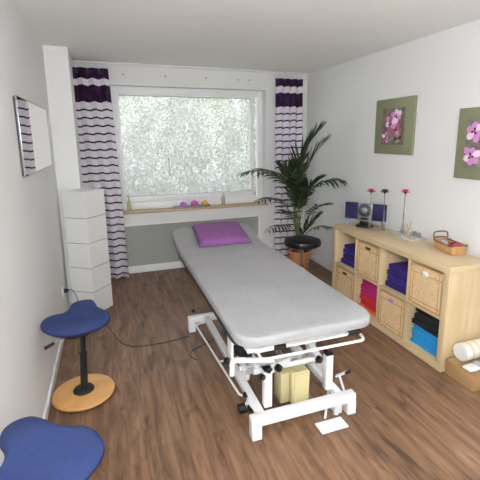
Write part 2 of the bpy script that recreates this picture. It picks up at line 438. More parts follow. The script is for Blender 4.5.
# ------------------------------------------------------------------ mirror on the left wall
mir = thing('wall_mirror', 'frameless rectangular mirror on the left wall reflecting the striped curtain', 'mirror', (XL, 1.245, 1.455))
bm = new_bm(); box(bm, .012, .018, -.60, .60, 0, .455); obj('mirror_glass', bm, mat('mirror_silver', (238, 238, 238), .0, 1.0), mir, smooth=False)
bm = new_bm(); box(bm, .0005, .0119, -.595, .595, .004, .45); obj('mirror_backing', bm, mat('dark_backing', (60, 60, 62), .6), mir, smooth=False)

bm = new_bm(); ring(bm, 0, 1.204, 0, .459, .004, 0, .009, .001)
for v in bm.verts: v.co = Vector((.0115+v.co.y, v.co.x-.602, v.co.z-.002))
obj('bevelled_edge', bm, mat('mirror_edge', (150, 154, 154), .3, .5), mir)
# ------------------------------------------------------------------ pictures
SAGE = mat('sage_canvas', (132, 134, 106), .9, bump=.3, bscale=250, var=.06, vscale=30)
def petal(bm, c, ang, L, W, mi, x, curl=.004):
    """small raised petal on the canvas plane (plane is YZ, facing -X)"""
    n = 8; mid = []; a = []; b = []
    for i in range(n+1):
        t = i/n; w = W*math.sin(PI*min(1, t*1.0))**.7*(.55+.6*t)
        cy = c[0]+math.cos(ang)*L*t; cz = c[1]+math.sin(ang)*L*t
        ny, nz = -math.sin(ang), math.cos(ang)
        mid.append(bm.verts.new((x-curl*math.sin(PI*t)-.001, cy, cz)))
        a.append(bm.verts.new((x, cy+ny*w/2, cz+nz*w/2))); b.append(bm.verts.new((x, cy-ny*w/2, cz-nz*w/2)))
    for i in range(n):
        for s, o in ((a, mid), (mid, b)):
            try:
                f = bm.faces.new((s[i], s[i+1], o[i+1], o[i])); f.material_index = mi
            except ValueError: pass
PET = [mat('petal_pale', (240, 206, 232), .6), mat('petal_pink', (206, 140, 196), .6), mat('petal_rose', (170, 92, 122), .6), mat('petal_dark', (58, 44, 50), .6), mat('petal_green', (140, 146, 112), .6)]
def picture(yc, zc, w, h, iw, ih, label, seed, flowers, bg, tilt=0):
    t = thing('flower_picture', label, 'picture', (0, yc, zc), 0, 'sage green flower pictures on the right wall'); t.rotation_euler = (tilt, 0, 0)
    bm = new_bm(); box(bm, -.025, -.001, -w/2, w/2, -h/2, h/2, .003); obj('canvas', bm, SAGE, t)
    bm = new_bm(); box(bm, -.031, -.0252, -iw/2, iw/2, -ih/2, ih/2, .001); ph = obj('photo_print', bm, bg, t)
    bm = new_bm(); rnd = random.Random(seed)
    for (cy, cz, R, cols) in flowers:
        n = 6; a0 = rnd.uniform(0, 6)
        for k in range(n):
            petal(bm, (cy, cz), a0+2*PI*k/n+rnd.uniform(-.2, .2), R*rnd.uniform(.8, 1.15), R*.75, cols[k % len(cols)], -.0325-.0006*k)
        for k in range(3): petal(bm, (cy, cz), a0+2*PI*k/3+.5, R*.35, R*.25, 3, -.038)
    obj('printed_flower', bm, PET, ph)
BG1 = mat('print_brown', (112, 98, 90), .6, var=.35, vscale=14)
BG2 = mat('print_grey', (126, 122, 112), .6, var=.35, vscale=14)
picture(1.177, 1.765, .535, .515, .30, .335, 'square sage green picture with a pink lily print, above the blue radio', 3,
        [(-.05, .09, .075, (0, 0, 1)), (.03, .03, .085, (0, 1, 2)), (-.05, -.03, .07, (2, 2, 1)), (.08, -.10, .06, (1, 2, 0)), (-.08, -.11, .05, (4, 3, 4)), (.03, -.10, .05, (4, 4, 2))], BG1)
picture(.172, 1.615, .52, .525, .34, .36, 'square sage green picture of purple orchid blooms, cut by the right photo edge', 8,
        [(.10, .09, .085, (1, 0, 1)), (.11, -.09, .08, (1, 0, 1)), (-.04, .08, .08, (0, 1, 0)), (-.06, -.07, .085, (1, 0, 1)), (.02, .0, .05, (3, 2, 3))], BG2)

# ------------------------------------------------------------------ shelf unit
SX0, SX1, SL, SH = -.435, -.045, 1.49, .79
shelf = thing('cube_shelf', 'low birch cube shelf of two rows by four columns against the right wall', 'shelf', (0, 0, 0))
P5, P1, CW = .05, .016, .3355
for nm, a in (('side_panel', (0, P5)), ('side_panel', (SL-P5, SL))):
    bm = new_bm(); box(bm, SX0, SX1, a[0], a[1], P5, SH-P5, .0015); obj(nm, bm, BIRCH_V, shelf)
bm = new_bm(); box(bm, SX0, SX1, 0, SL, SH-P5, SH, .002); obj('top_panel', bm, BIRCH, shelf)
bm = new_bm(); box(bm, SX0, SX1, 0, SL, 0, P5, .002); obj('bottom_panel', bm, BIRCH, shelf)
cols = [(P5 + i*(CW+P1), P5 + i*(CW+P1) + CW) for i in range(4)]      # from the near end
for i in range(3):
    bm = new_bm(); box(bm, SX0+.002, SX1, cols[i][1], cols[i][1]+P1, P5, SH-P5, .001); obj('divider', bm, BIRCH_V, shelf)
ZB, ZT = P5, P5+CW+P1     # floor heights of the two rows
for i in range(4):
    bm = new_bm(); box(bm, SX0+.002, SX1, cols[i][0], cols[i][1], P5+CW, P5+CW+P1, .001); obj('shelf_board', bm, BIRCH, shelf)

def basket(ci, zf, label, tagcol=None):
    y0, y1 = cols[ci]; yc = (y0+y1)/2; w = .322; hh = .322; dpt = .36
    t = thing('woven_basket', label, 'basket', (SX0+.008, yc, zf), 0, 'woven baskets in the cube shelf')
    bm = new_bm()
    # front panel: over-under weave as real relief
    n = 13; g = {}
    for i in range(n*2+1):
        for j in range(n*2+1):
            yy = -w/2+w*i/(n*2); zz = hh*j/(n*2)
            s = (1 if (i//2+j//2) % 2 else -1)*(1 if i % 2 and j % 2 else .35)
            edge = (i in (0, n*2) or j in (0, n*2))
            g[i, j] = bm.verts.new(((.006 if edge else .005-.0055*s), yy, zz+.001))
    for i in range(n*2):
        for j in range(n*2): bm.faces.new((g[i, j], g[i, j+1], g[i+1, j+1], g[i+1, j]))
    box(bm, .008, dpt, -w/2, -w/2+.008, .001, hh); box(bm, .008, dpt, w/2-.008, w/2, .001, hh)
    box(bm, dpt-.008, dpt, -w/2+.008, w/2-.008, .001, hh); box(bm, .008, dpt-.008, -w/2+.008, w/2-.008, .001, .009)
    obj('woven_body', bm, WICK, t)
    bm = new_bm()
    tube(bm, rounded([(.003, -w/2+.006, .008), (.003, w/2-.006, .008), (.003, w/2-.006, hh-.006), (.003, -w/2+.006, hh-.006), (.003, -w/2+.006, .008)], .01), .006, 8)
    for yy in (-w/2+.035, w/2-.035): tube(bm, [(.001, yy, .01), (.001, yy, hh-.01)], .0035, 6)
    for zz in (.04, hh-.065): tube(bm, [(.001, -w/2+.01, zz), (.001, w/2-.01, zz)], .0035, 6)
    obj('rim', bm, WICKD, t)
    if tagcol is None:
        bm = new_bm(); box(bm, -.002, .003, -.035, .035, hh-.055, hh-.03, .002); obj('handle_slot_shade', bm, mat('slot_shade_brown', (70, 52, 38), .9), t)  # solid dark block stands for the shade inside the handle slot
    else:
        bm = new_bm(); lathe(bm, [(.024, 0), (.026, .003), (.02, .006), (.006, .009)], (-.002, 0, hh-.05), 12, Matrix.Rotation(-PI/2, 4, 'Y') @ Matrix.Diagonal((.8, 1.15, 1, 1)))
        obj('tag', bm, mat('tag_'+tagcol[0], tagcol[1], .4), t)
basket(0, ZT, 'woven basket with a white tag, top row at the near end of the shelf', ('white', (238, 238, 240)))
basket(1, ZB, 'woven basket with a small purple tag in the bottom row', ('lilac', (168, 130, 200)))
basket(2, ZT, 'woven basket with a dark handle slot in the top row under the radio')
basket(3, ZB, 'woven basket in the bottom row at the far end beside the potted palm')

TOW = {'violet': mat('towel_violet', (56, 34, 128), .95, bump=.6, bscale=180, var=.2, vscale=60),
       'navy': mat('towel_indigo', (48, 30, 110), .95, bump=.6, bscale=180, var=.2, vscale=60),
       'magenta': mat('towel_magenta', (184, 32, 112), .95, bump=.6, bscale=180, var=.15, vscale=60),
       'red': mat('towel_red', (200, 34, 50), .95, bump=.6, bscale=180, var=.15, vscale=60),
       'orange': mat('towel_orange', (222, 96, 60), .95, bump=.6, bscale=180, var=.15, vscale=60),
       'black': mat('towel_black', (26, 26, 32), .95, bump=.6, bscale=180, var=.2, vscale=60),
       'blue': mat('towel_blue', (38, 150, 212), .95, bump=.6, bscale=180, var=.15, vscale=60)}
def towel(yc, z, w, hgt, mname, label, seed, group, xoff=0, roll=0, layers=2):
    rnd = random.Random(seed)
    bm = new_bm(); dpt = .27; prof = []
    k = 8*layers
    for i in range(k+1):                        # front edge: one bulge per layer
        tt = i/k; zz = hgt*tt
        ph = (tt*layers) % 1 if i < k else 1
        prof.append((.014*(1-math.sin(PI*ph)**.6) if True else 0, zz))
    prof += [(dpt*.5, hgt*1.04), (dpt, hgt*.95), (dpt, 0)]
    ny = 14; rows = []
    for j in range(ny+1):
        v = 2*j/ny-1; yy = v*w/2; e = 1-.10*abs(v)**6
        dz = .004*noise.noise(Vector((yy*9, seed, 0))); dx = .006*noise.noise(Vector((yy*7, seed, 5)))
        rows.append([bm.verts.new((x+dx, yy, hgt/2+(zz-hgt/2)*e+ (dz if 0 < zz else 0))) for x, zz in prof])
    m_ = len(prof)
    for j in range(ny):
        for i in range(m_): bm.faces.new((rows[j][i], rows[j][(i+1) % m_], rows[j+1][(i+1) % m_], rows[j+1][i]))
    bm.faces.new(rows[0]); bm.faces.new(rows[-1][::-1])
    o = obj('folded_towel', bm, TOW[mname], smooth=True, angle=math.radians(60))
    o.location = (SX0+.03+xoff, yc, z); o.rotation_euler = (roll, 0, rnd.uniform(-.03, .03))
    tag(o, label, 'towel', group)
def stack(ci, zf, specs, group, w=.29, hs=1.0):
    yc = sum(cols[ci])/2; z = zf+.001
    for i, (col, h, label, xo) in enumerate(specs):
        h *= hs; xo += .018
        towel(yc + .004*math.sin(i*2.1+ci), z, w-.012*(i % 2), h, col, label, ci*10+i, group, xo)
        z += h*1.04+.002
far = 'of violet stack beside the palm, top row far end'
stack(3, ZT, [('violet', .058, 'violet folded towel, lowest '+far, .0), ('navy', .052, 'violet folded towel, second from bottom '+far, .012),
              ('violet', .056, 'violet folded towel, second from top '+far, .02), ('navy', .046, 'violet folded towel, topmost '+far, .03)], 'violet towels at the far end', .275, .84)
mid = 'of the violet stack beside the white-tagged basket'
stack(1, ZT, [('navy', .050, 'violet folded towel, lowest '+mid, .0), ('violet', .052, 'violet folded towel, second from bottom '+mid, .012),
              ('navy', .048, 'violet folded towel, second from top '+mid, .006), ('violet', .048, 'violet folded towel, topmost '+mid, .02)], 'violet towels beside the tagged basket', .275, .95)
stack(2, ZB, [('orange', .036, 'orange folded towel at the very bottom of the pink and red stack', .0), ('red', .048, 'red folded towel lying directly on the orange one', .008),
              ('red', .044, 'red folded towel just beneath the magenta towels', .004),
              ('magenta', .046, 'magenta folded towel, lowest of the three on the red ones', .012), ('magenta', .048, 'magenta folded towel, middle one of the three magenta', .008),
              ('magenta', .046, 'magenta folded towel on top of the pink and red stack', .02)], 'pink and red towels', .292)
b = 'of the blue stack, bottom row near end'
stack(0, ZB, [('blue', .036, 'bright blue folded towel, lowest '+b, .0), ('blue', .038, 'bright blue folded towel, second from bottom '+b, .01),
              ('blue', .036, 'bright blue folded towel, third from bottom '+b, .005), ('blue', .036, 'bright blue folded towel directly under the black ones', .015),
              ('black', .044, 'black folded towel lying directly on the blue ones', -.004), ('black', .044, 'black folded towel, middle of the three black ones', .01),
              ('black', .036, 'black folded towel topmost above the blue stack', .03)], 'blue and black towels', .292)

# ------------------------------------------------------------------ things on the shelf
# radio with flat blue speakers
ang = math.atan2(1.10-1.42, -.10+.33)
rad = thing('compact_radio', 'flat stereo with two dark blue speaker panels and silver middle, far end of shelf', 'radio', (-.215, 1.275, SH), ang)
SPK = mat('speaker_blue', (26, 26, 74), .85, bump=.3, bscale=400)
SIL = mat('silver_plastic', (140, 143, 146), .3, .5)
for s in (-1, 1):
    x0, x1 = (-.205, -.0735) if s < 0 else (.0735, .205)
    bm = new_bm(); box(bm, x0, x1, -.012, .012, .075, .24, .004); sp = obj('speaker_panel', bm, SPK, rad)
    bm = new_bm(); tube(bm, [(s*.16, 0, .08), (s*.18, -.02, .004)], .004, 8); tube(bm, [(s*.16, 0, .08), (s*.18, .03, .004)], .004, 8); obj('stand_leg', bm, SIL, sp)
bm = new_bm(); box(bm, -.073, .073, -.02, .02, .06, .24, .008); obj('console', bm, SIL, rad)
M = Matrix.Rotation(PI/2, 4, 'X')
bm = new_bm(); lathe(bm, [(.066, 0), (.066, .006), (.058, .010)], (0, -.02, .172), 32, M); obj('disc_bezel', bm, mat('bezel_grey', (70, 74, 72), .4, .4), rad)
bm = new_bm(); lathe(bm, [(.03, 0), (.028, .006), (.012, .012)], (0, -.030, .172), 24, M); obj('disc_hub', bm, SIL, rad)
bm = new_bm(); box(bm, -.035, .035, -.026, -.0205, .075, .10, .002); obj('display', bm, BLACK, rad)
bm = new_bm(); box(bm, -.08, .08, -.045, .05, .0, .022, .008); box(bm, -.05, .05, -.015, .02, .018, .065, .004); obj('radio_base', bm, BLACK, rad)

# three slim vases with one flower each
VG = glass_mat('vase_glass', (.94, .94, .94), gloss=.18)
def vase(x, y, h, hx, label, fcol, group):
    t = thing('bud_vase', label, 'vase', (x, y, SH), 0, group)
    bm = new_bm(); lathe(bm, [(.017, 0), (.019, .004), (.019, .05), (.015, .08), (.007, .12), (.006, .19), (.008, .20), (.005, .19), (.0055, .12), (.013, .08), (.016, .05), (.016, .008), (.001, .006)], n=20)
    obj('vase_glass', bm, VG, t)
    f = thing('gerbera_flower', label.replace('slim clear glass vase holding', 'stem of').replace('vase', 'stem'), 'flower', (x, y, SH+.012), 0, 'single flowers in slim vases')
    tip = Vector((hx, 0, h))
    pts = spline([(0, 0, 0), (hx*.2, 0, h*.4), (hx*.7, 0, h*.8), tuple(tip)], 6)
    bm = new_bm(); tube(bm, pts, .0028, 7); obj('stem', bm, mat('stem_green', (92, 98, 74), .6), f)
    bm = new_bm(); n = 16
    for L, zz, off, el in ((.044, .0, 0, .12), (.036, .004, .2, .45), (.026, .006, .1, .9)):
        for k in range(n):
            a = 2*PI*k/n+off; d = Vector((math.cos(a), math.sin(a), el)); s = Vector((-math.sin(a), math.cos(a), 0))
            p0 = tip+Vector((0, 0, zz)); vs = []
            for q in (p0+s*.002, p0+d*L*.6+s*.0055, p0+d*L+Vector((0, 0, .001)), p0+d*L*.6-s*.0055, p0-s*.002): vs.append(bm.verts.new(q))
            bm.faces.new(vs)
    fl = obj('petals', bm, fcol, f, smooth=False); sm = fl.modifiers.new('t', 'SOLIDIFY'); sm.thickness = .0015
    bm = new_bm(); lathe(bm, [(.004, -.012), (.011, -.002), (.011, .006), (.006, .010)], tuple(tip), 14); obj('flower_centre', bm, mat('flower_centre', (60, 26, 40), .8), f)
MG = mat('gerbera_magenta', (196, 36, 92), .6); PK = mat('gerbera_pink', (206, 48, 104), .6); DP = mat('gerbera_dark', (58, 22, 46), .6)
vase(-.215, 1.195, .35, -.004, 'slim clear glass vase holding a magenta gerbera, in front of the radio', MG, 'bud vases on the shelf')
vase(-.165, 1.055, .36, -.006, 'slim clear glass vase holding a dark purple gerbera, at the right end of the radio', DP, 'bud vases on the shelf')
vase(-.085, .885, .375, .002, 'slim clear glass vase holding a pink gerbera, behind the glass tray', PK, 'bud vases on the shelf')

# glass tray with crystals and tealight glasses
tr = thing('decorative_tray', 'pale rectangular tray on the shelf between the vases and wicker basket', 'tray', (-.105, .80, SH), math.radians(-4))
bm = new_bm(); box(bm, -.085, .085, -.15, .15, 0, .008, .003)
for a in ((-.085, -.079, -.15, .15), (.079, .085, -.15, .15), (-.079, .079, -.15, -.144), (-.079, .079, .144, .15)): box(bm, *a, .006, .018, .002)
obj('tray_body', bm, mat('pale_tray', (182, 178, 168), .3), tr)
CRY = mat('crystal_glass', (226, 226, 226), .12, Transmission_Weight=.35)
rnd = random.Random(5)
for k in range(14):
    x, y = rnd.uniform(-.06, .06), rnd.uniform(-.125, .125); a = math.radians(-4)
    if abs(y-.03) < .03 and x > -.01: x = -.045
    r = rnd.uniform(.009, .014); bm = new_bm(); bmesh.ops.create_icosphere(bm, subdivisions=1, radius=r)
    for v in bm.verts: v.co = Vector((v.co.x*1.1, v.co.y, v.co.z*.8))*(1+.2*noise.noise(v.co*80+Vector((k, 0, 0))))
    o = obj('decorative_stone', bm, CRY, smooth=False); o.location = (-.105+x*math.cos(a)-y*math.sin(a), .80+x*math.sin(a)+y*math.cos(a), SH+.009+r*.74)
    tag(o, 'clear glass pebble scattered on the pale tray', 'stone', 'glass pebbles on the tray')
for k, (x, y) in enumerate(((.045, -.09), (.05, -.03))):
    o_ = new_bm(); lathe(o_, [(.018, 0), (.021, .004), (.022, .045), (.0195, .045), (.018, .006), (.001, .005)], n=20)
    o = obj('tealight_glass', o_, VG); o.location = (-.105+x, .80+y, SH+.0085)
    tag(o, ('clear tealight glass at the near end of the pale tray', 'clear tealight glass beside the wooden figure on the pale tray')[k], 'candle holder', 'tealight glasses on the tray')
fig = thing('wooden_figure', 'small beige forked wooden figure standing on the pale tray', 'figurine', (-.065, .835, SH+.0085))
BG = mat('beige_wood', (206, 178, 134), .6)
bm = new_bm(); lathe(bm, [(.016, 0), (.018, .008), (.012, .014)], n=16); obj('base', bm, BG, fig)
bm = new_bm(); tube(bm, spline([(0, 0, .01), (.002, .004, .05), (-.004, .01, .085), (-.004, .018, .10)], 5), [.010, .010, .010, .0095, .009, .0085, .008, .008, .0075, .007, .0065, .006, .006, .005, .005, .004], 10)
tube(bm, spline([(0, 0, .045), (.004, -.014, .08), (.006, -.022, .125)], 5), [.008, .008, .008, .007, .007, .006, .006, .0055, .005, .005, .004], 10)
obj('body', bm, BG, fig)

# wicker tray with handle
wk = thing('wicker_tray', 'small open wicker basket with dark rim on the near end of the shelf top', 'basket', (-.11, .325, SH), math.radians(-12))
bm = new_bm(); w0, l0 = .13, .26; rows = 6
for j in range(rows):
    z = .008+.009*j; gx = w0/2*(.9+.02*j); gy = l0/2*(.94+.012*j)
    pts = []
    for k in range(49):
        a = 2*PI*k/48; ca, sa = math.cos(a), math.sin(a); e = .35
        x = gx*math.copysign(abs(ca)**e, ca); y = gy*math.copysign(abs(sa)**e, sa)
        r = 1+.02*math.sin(24*a+PI*j); pts.append((x*r, y*r, z+.012*(abs(y)/gy)**3 * (j/rows)))
    tube(bm, pts, .0052, 6, cap=False)
box(bm, -w0/2*.88, w0/2*.88, -l0/2*.92, l0/2*.92, .001, .008, .003)
obj('woven_body', bm, WICKD if False else mat('wicker_tan', (196, 150, 98), .7, bump=.5, bscale=150, var=.15, vscale=50), wk)
bm = new_bm(); pts = []
for k in range(49):
    a = 2*PI*k/48; ca, sa = math.cos(a), math.sin(a); e = .35
    pts.append((w0/2*1.03*math.copysign(abs(ca)**e, ca), l0/2*1.02*math.copysign(abs(sa)**e, sa), (.064+.016*abs(sa)**3)))
tube(bm, pts, .006, 8, cap=False); obj('rim', bm, mat('wicker_brown', (118, 82, 56), .7, bump=.5, bscale=150), wk)
bm = new_bm(); tube(bm, spline([(-.06, .12, .082), (-.055, .125, .12), (0, .13, .128), (.055, .125, .12), (.06, .12, .082)], 6), .005, 8); obj('handle', bm, mat('wicker_brown', (118, 82, 56)), wk)
for k, (x, y, r, c, lab) in enumerate(((-.015, -.075, .036, (196, 40, 96), 'crumpled crimson cloth ball at the near end of the wicker tray'), (.025, -.01, .03, (96, 60, 66), 'dark reddish cloth ball in the middle of the wicker tray'),
                             (-.028, .035, .03, (150, 152, 172), 'pale grey-blue cloth ball in the wicker tray'), (.022, .085, .028, (178, 176, 190), 'light grey cloth ball at the far end of the wicker tray'))):
    bm = new_bm(); bmesh.ops.create_icosphere(bm, subdivisions=3, radius=r)
    for v in bm.verts: v.co *= 1+.25*noise.noise(v.co*60+Vector((k*3, 0, 0)))
    zmin = min(v.co.z for v in bm.verts)
    o = obj('cloth_ball', bm, mat('cloth_%d' % k, c, .8)); o.location = (-.10+x, .325+y, SH+.0085-zmin)
    tag(o, lab, 'cloth', 'balls in the wicker tray')

# ------------------------------------------------------------------ carton beside the shelf
CARD = mat('cardboard', (160, 126, 86), .85, var=.05, vscale=10)
ct = thing('cardboard_box', 'closed brown cardboard box on the floor at the near end of the shelf', 'box', (-.41, -.015, 0), 0)
bm = new_bm(); box(bm, 0, .36, -.235, 0, 0, .112, .002); obj('carton', bm, CARD, ct)
bm = new_bm(); box(bm, -.001, .36, -.234, -.119, .1125, .1145); box(bm, -.001, .36, -.115, -.001, .1125, .1145); obj('top_flap', bm, CARD, ct)
ZC = .1148
wr = thing('paper_roll', 'white paper roll lying across the cardboard box', 'paper roll', (-.345, -.068, ZC+.0635), 0)
RX = Matrix.Rotation(PI/2, 4, 'Y')
PW = mat('white_paper_roll', (222, 222, 220), .8, bump=.3, bscale=80)
bm = new_bm(); lathe(bm, [(.018, 0), (.058, .0), (.062, .004), (.062, .246), (.058, .25), (.018, .25)], n=36, M=RX); obj('wound_paper', bm, PW, wr)
bm = new_bm(); lathe(bm, [(.016, .002), (.0178, .002), (.0178, .248), (.016, .248), (.016, .002)], n=24, M=RX, cap=False); obj('core', bm, CARD, wr)
bm = new_bm()
for x in (.05, .11, .17): lathe(bm, [(.0622, x), (.0626, x+.001), (.0626, x+.022), (.0622, x+.023)], n=36, M=RX, cap=False)
obj('printed_band', bm, mat('beige_band', (222, 200, 160), .7), wr)
dv = thing('grey_device', 'grey curved plastic appliance with a cable on the cardboard box', 'appliance', (-.28, -.185, ZC), 0)
GP = mat('grey_plastic', (150, 154, 160), .4)
bm = new_bm(); tube(bm, spline([(-.05, .02, .035), (-.02, -.01, .03), (.05, -.02, .026), (.13, -.015, .024)], 6), [.018+.008*math.sin(PI*i/18) for i in range(19)], 14); obj('housing', bm, GP, dv)
bm = new_bm(); box(bm, .005, .05, -.045, -.03, .004, .022, .004); obj('dark_button', bm, BLACK, dv)
bm = new_bm(); tube(bm, spline([(.13, -.015, .024), (.10, .01, .055), (.14, .02, .06), (.20, -.01, .05), (.22, -.03, .004)], 8), .003, 8); obj('cable', bm, GP, dv)
bm = new_bm(); pillowy(bm, .10, .07, .035, 12, M=Matrix.Translation((-.355, -.125, 0)) @ Matrix.Rotation(.0, 4, 'Z'), seed=3)
for v in bm.verts: v.co.x = max(v.co.x, -.404)
o = obj('crumpled_tissue', bm, PW); zmin = -.0175; o.location = (-.0, -.055+.0, ZC+.02); o.rotation_euler = (0, 0, 0); o.location = (-.01, -.06, ZC+.019)
tag(o, 'crumpled white tissue at the left edge of the cardboard box', 'tissue')

# ------------------------------------------------------------------ treatment table
bed = thing('treatment_table', 'height-adjustable massage table with grey sheet and white steel base in mid room', 'massage table', (-1.65, .6, 0))
def bo(name, bm, m, parent=bed, **k):       # parts are written in room coordinates
    for v in bm.verts: v.co -= Vector((-1.65, .6, 0))
    return obj(name, bm, m, parent, **k)
BX0, BX1, BY0, BY1 = -2.07, -1.312, -.382, 1.71
def lift(y): # raised head section
    t = max(0, (y-1.28)/(BY1-1.28)); return .085*t**1.15
def pad(z0, z1, inset, R, r, wrinkle=0, seed=0, endin=0):
    bm = new_bm(); x0, x1, y0, y1 = BX0+inset, BX1-inset, BY0+inset+endin, BY1-inset
    outl = []
    for cx_, cy_, a0 in ((x1-R, y1-R, 0), (x0+R, y1-R, 90), (x0+R, y0+R, 180), (x1-R, y0+R, 270)):
        for k in range(9):
            a = math.radians(a0+90*k/8); outl.append((cx_+R*math.cos(a), cy_+R*math.sin(a), math.cos(a), math.sin(a)))
    # densify the long sides
    dense = []
    for i, p in enumerate(outl):
        q = outl[(i+1) % len(outl)]; d_ = math.hypot(q[0]-p[0], q[1]-p[1]); n = max(1, int(d_/.06))
        for k in range(n):
            t = k/n; dense.append(tuple(p[j]*(1-t)+q[j]*t for j in range(4)))
    rings = []
    prof = [(r, 0, )] + [(r-r*math.cos(PI/2-a), r-r*math.sin(PI/2-a)) for a in [PI/2-i*PI/8 for i in range(0)]]
    lev = []
    for k in range(5):
        a = PI/2*k/4; lev.append((r*.5*(1-math.sin(a)), z0+r*.5*(1-math.cos(a))))
    for k in range(5):
        a = PI/2*k/4; lev.append((r*(1-math.cos(a)), z1-r+r*math.sin(a)))
    for s in (.06, .12, .2, .28, .34): lev.append((s, z1+.004*min(1, s/.2)))
    for ins, z in lev:
        row = []
        for (x, y, nx, ny) in dense:
            hx = (x1-x0)/2; ex = min(ins, hx-.012)
            cx_ = (x0+x1)/2
            # shrink towards the long axis
            px = cx_ + (x-cx_)*(1-ex/hx); py = y
            yc0, yc1 = y0+ins, y1-ins; cyy = (y0+y1)/2; py = cyy+(y-cyy)*(1-ins/((y1-y0)/2))
            zz = z + lift(py)
            if wrinkle and z > z0+.02:
                zz += wrinkle*noise.noise(Vector((px*5+seed, py*2.2, 1)))*(1 if ins > 0 else .5)
                px += wrinkle*.8*noise.noise(Vector((px*3, py*4, seed)))
            row.append(bm.verts.new((px, py, zz)))
        rings.append(row)
    n = len(dense)
    for a_, b_ in zip(rings, rings[1:]):
        for k in range(n): bm.faces.new((a_[k], a_[(k+1) % n], b_[(k+1) % n], b_[k]))
    # close the narrow strip in the middle by pairing sides
    def close(row, flip):
        xs = [(v.co.y, v) for v in row]
        f = bm.faces.new(row if not flip else row[::-1]); bmesh.ops.triangulate(bm, faces=[f])
    close(rings[-1], False); close(rings[0], True)
    return bm
bo('sheet_covered_pad', pad(.702, .758, 0, .105, .020, .010, 2), SHEET, angle=PI)
bo('pad_base', pad(.668, .704, .006, .09, .008, endin=.08), VINYL)
bm = new_bm()    # upper frame under the pad
for x in (-1.98, -1.42): box(bm, x-.02, x+.02, -.28, 1.27, .625, .665, .004); bar(bm, (x, 1.27, .645), (x, 1.64, .71), .04, .04)
for y in (-.26, .35, 1.25): box(bm, -1.96, -1.44, y-.02, y+.02, .617, .653, .004)
bo('upper_frame', bm, STEEL)
bm = new_bm(); box(bm, -1.935, -1.258, -.155, -.10, .085, .14, .005); bo('cross_beam', bm, STEEL)
bm = new_bm(); box(bm, -2.02, -1.28, 1.22, 1.275, .085, .14, .005); bo('cross_beam', bm, STEEL)
for x, y in ((-1.315, -.157), (-1.933, -.157), (-2.02, 1.215), (-1.34, 1.215)):
    bm = new_bm(); box(bm, x, x+.058, y, y+.06, .004, .088, .004); f_ = bo('foot', bm, STEEL)
    bm = new_bm(); box(bm, x+.004, x+.054, y+.004, y+.056, 0, .005); bo('foot_pad', bm, BLACK, f_)
for x in (-1.86, -1.345):
    bm = new_bm(); box(bm, x-.022, x+.022, -.10, 1.24, .09, .135, .004); bo('base_rail', bm, STEEL)
for x, y in ((-1.808, -.065), (-1.395, -.045)):
    bm = new_bm(); box(bm, x-.024, x+.024, y-.02, y+.025, .138, .372, .004); p_ = bo('post', bm, STEEL)
    bm = new_bm(); box(bm, x-.025, x+.025, y-.021, y+.026, .370, .382, .003); bo('post_cap', bm, BLACK, p_)
# lifting linkage: two long arms a side, cross tubes, diagonal struts
for x in (-1.83, -1.43):
    bm = new_bm(); bar(bm, (x, .03, .30), (x, .86, .61), .03, .045); bo('lift_arm', bm, STEEL)
    bm = new_bm(); bar(bm, (x+.0, .22, .14), (x, 1.02, .46), .03, .045); bo('lift_arm', bm, STEEL)
    bm = new_bm(); bar(bm, (x, .03, .33), (x, .30, .12), .026, .03); bo('strut', bm, STEEL)
for y, z in ((.03, .31), (.86, .60), (.30, .17)):
    bm = new_bm(); tube(bm, [(-1.86, y, z), (-1.40, y, z)], .017, 14); bo('cross_tube', bm, STEEL)
bm = new_bm(); bar(bm, (-1.80, -.03, .345), (-1.62, .05, .33), .04, .05); bo('pivot_bracket', bm, STEEL)
bm = new_bm(); bar(bm, (-1.36, .02, .20), (-1.46, .20, .42), .03, .05); bo('pivot_bracket', bm, STEEL)
bm = new_bm(); bar(bm, (-1.345, .30, .13), (-1.36, .20, .44), .04, .05); bo('post', bm, STEEL)
bm = new_bm(); tube(bm, [(-1.62, .10, .26), (-1.63, .42, .40)], .02, 14); tube(bm, [(-1.63, .42, .40), (-1.64, .62, .49)], .011, 12); bo('actuator_tube', bm, mat('grey_metal', (150, 150, 154), .35, .5))
# end rail loop
def rod(name, pts, r=.008, rr=.03, m=STEEL):
    bm = new_bm(); tube(bm, rounded(pts, rr), r, 10); return bo(name, bm, m)
rod('end_rail', [(-1.935, -.20, .625), (-1.953, -.345, .62), (-1.372, -.355, .62), (-1.335, -.19, .63)], .0075)
rod('inner_rail', [(-1.80, -.22, .64), (-1.80, -.295, .636), (-1.43, -.30, .636), (-1.43, -.22, .64)], .007)
for x0, x1 in ((-1.86, -1.80), (-1.43, -1.355)):
    bm = new_bm(); tube(bm, [(x0, -.285, .635), (x1, -.29, .635)], .014, 12); bo('grip', bm, BLACK)
# side activation bar, left
rod('side_bar', [(-1.86, 1.12, .135), (-1.985, 1.10, .13), (-1.925, .085, .13), (-1.862, .07, .13)], .0075)
bm = new_bm(); tube(bm, [(-1.952, .49, .13), (-1.87, .50, .125)], .006, 8); bo('side_bar_link', bm, STEEL)
bm = new_bm(); tube(bm, [(-1.895, 1.10, .165), (-1.89, .02, .165)], .008, 8); bo('inner_bar', bm, STEEL)
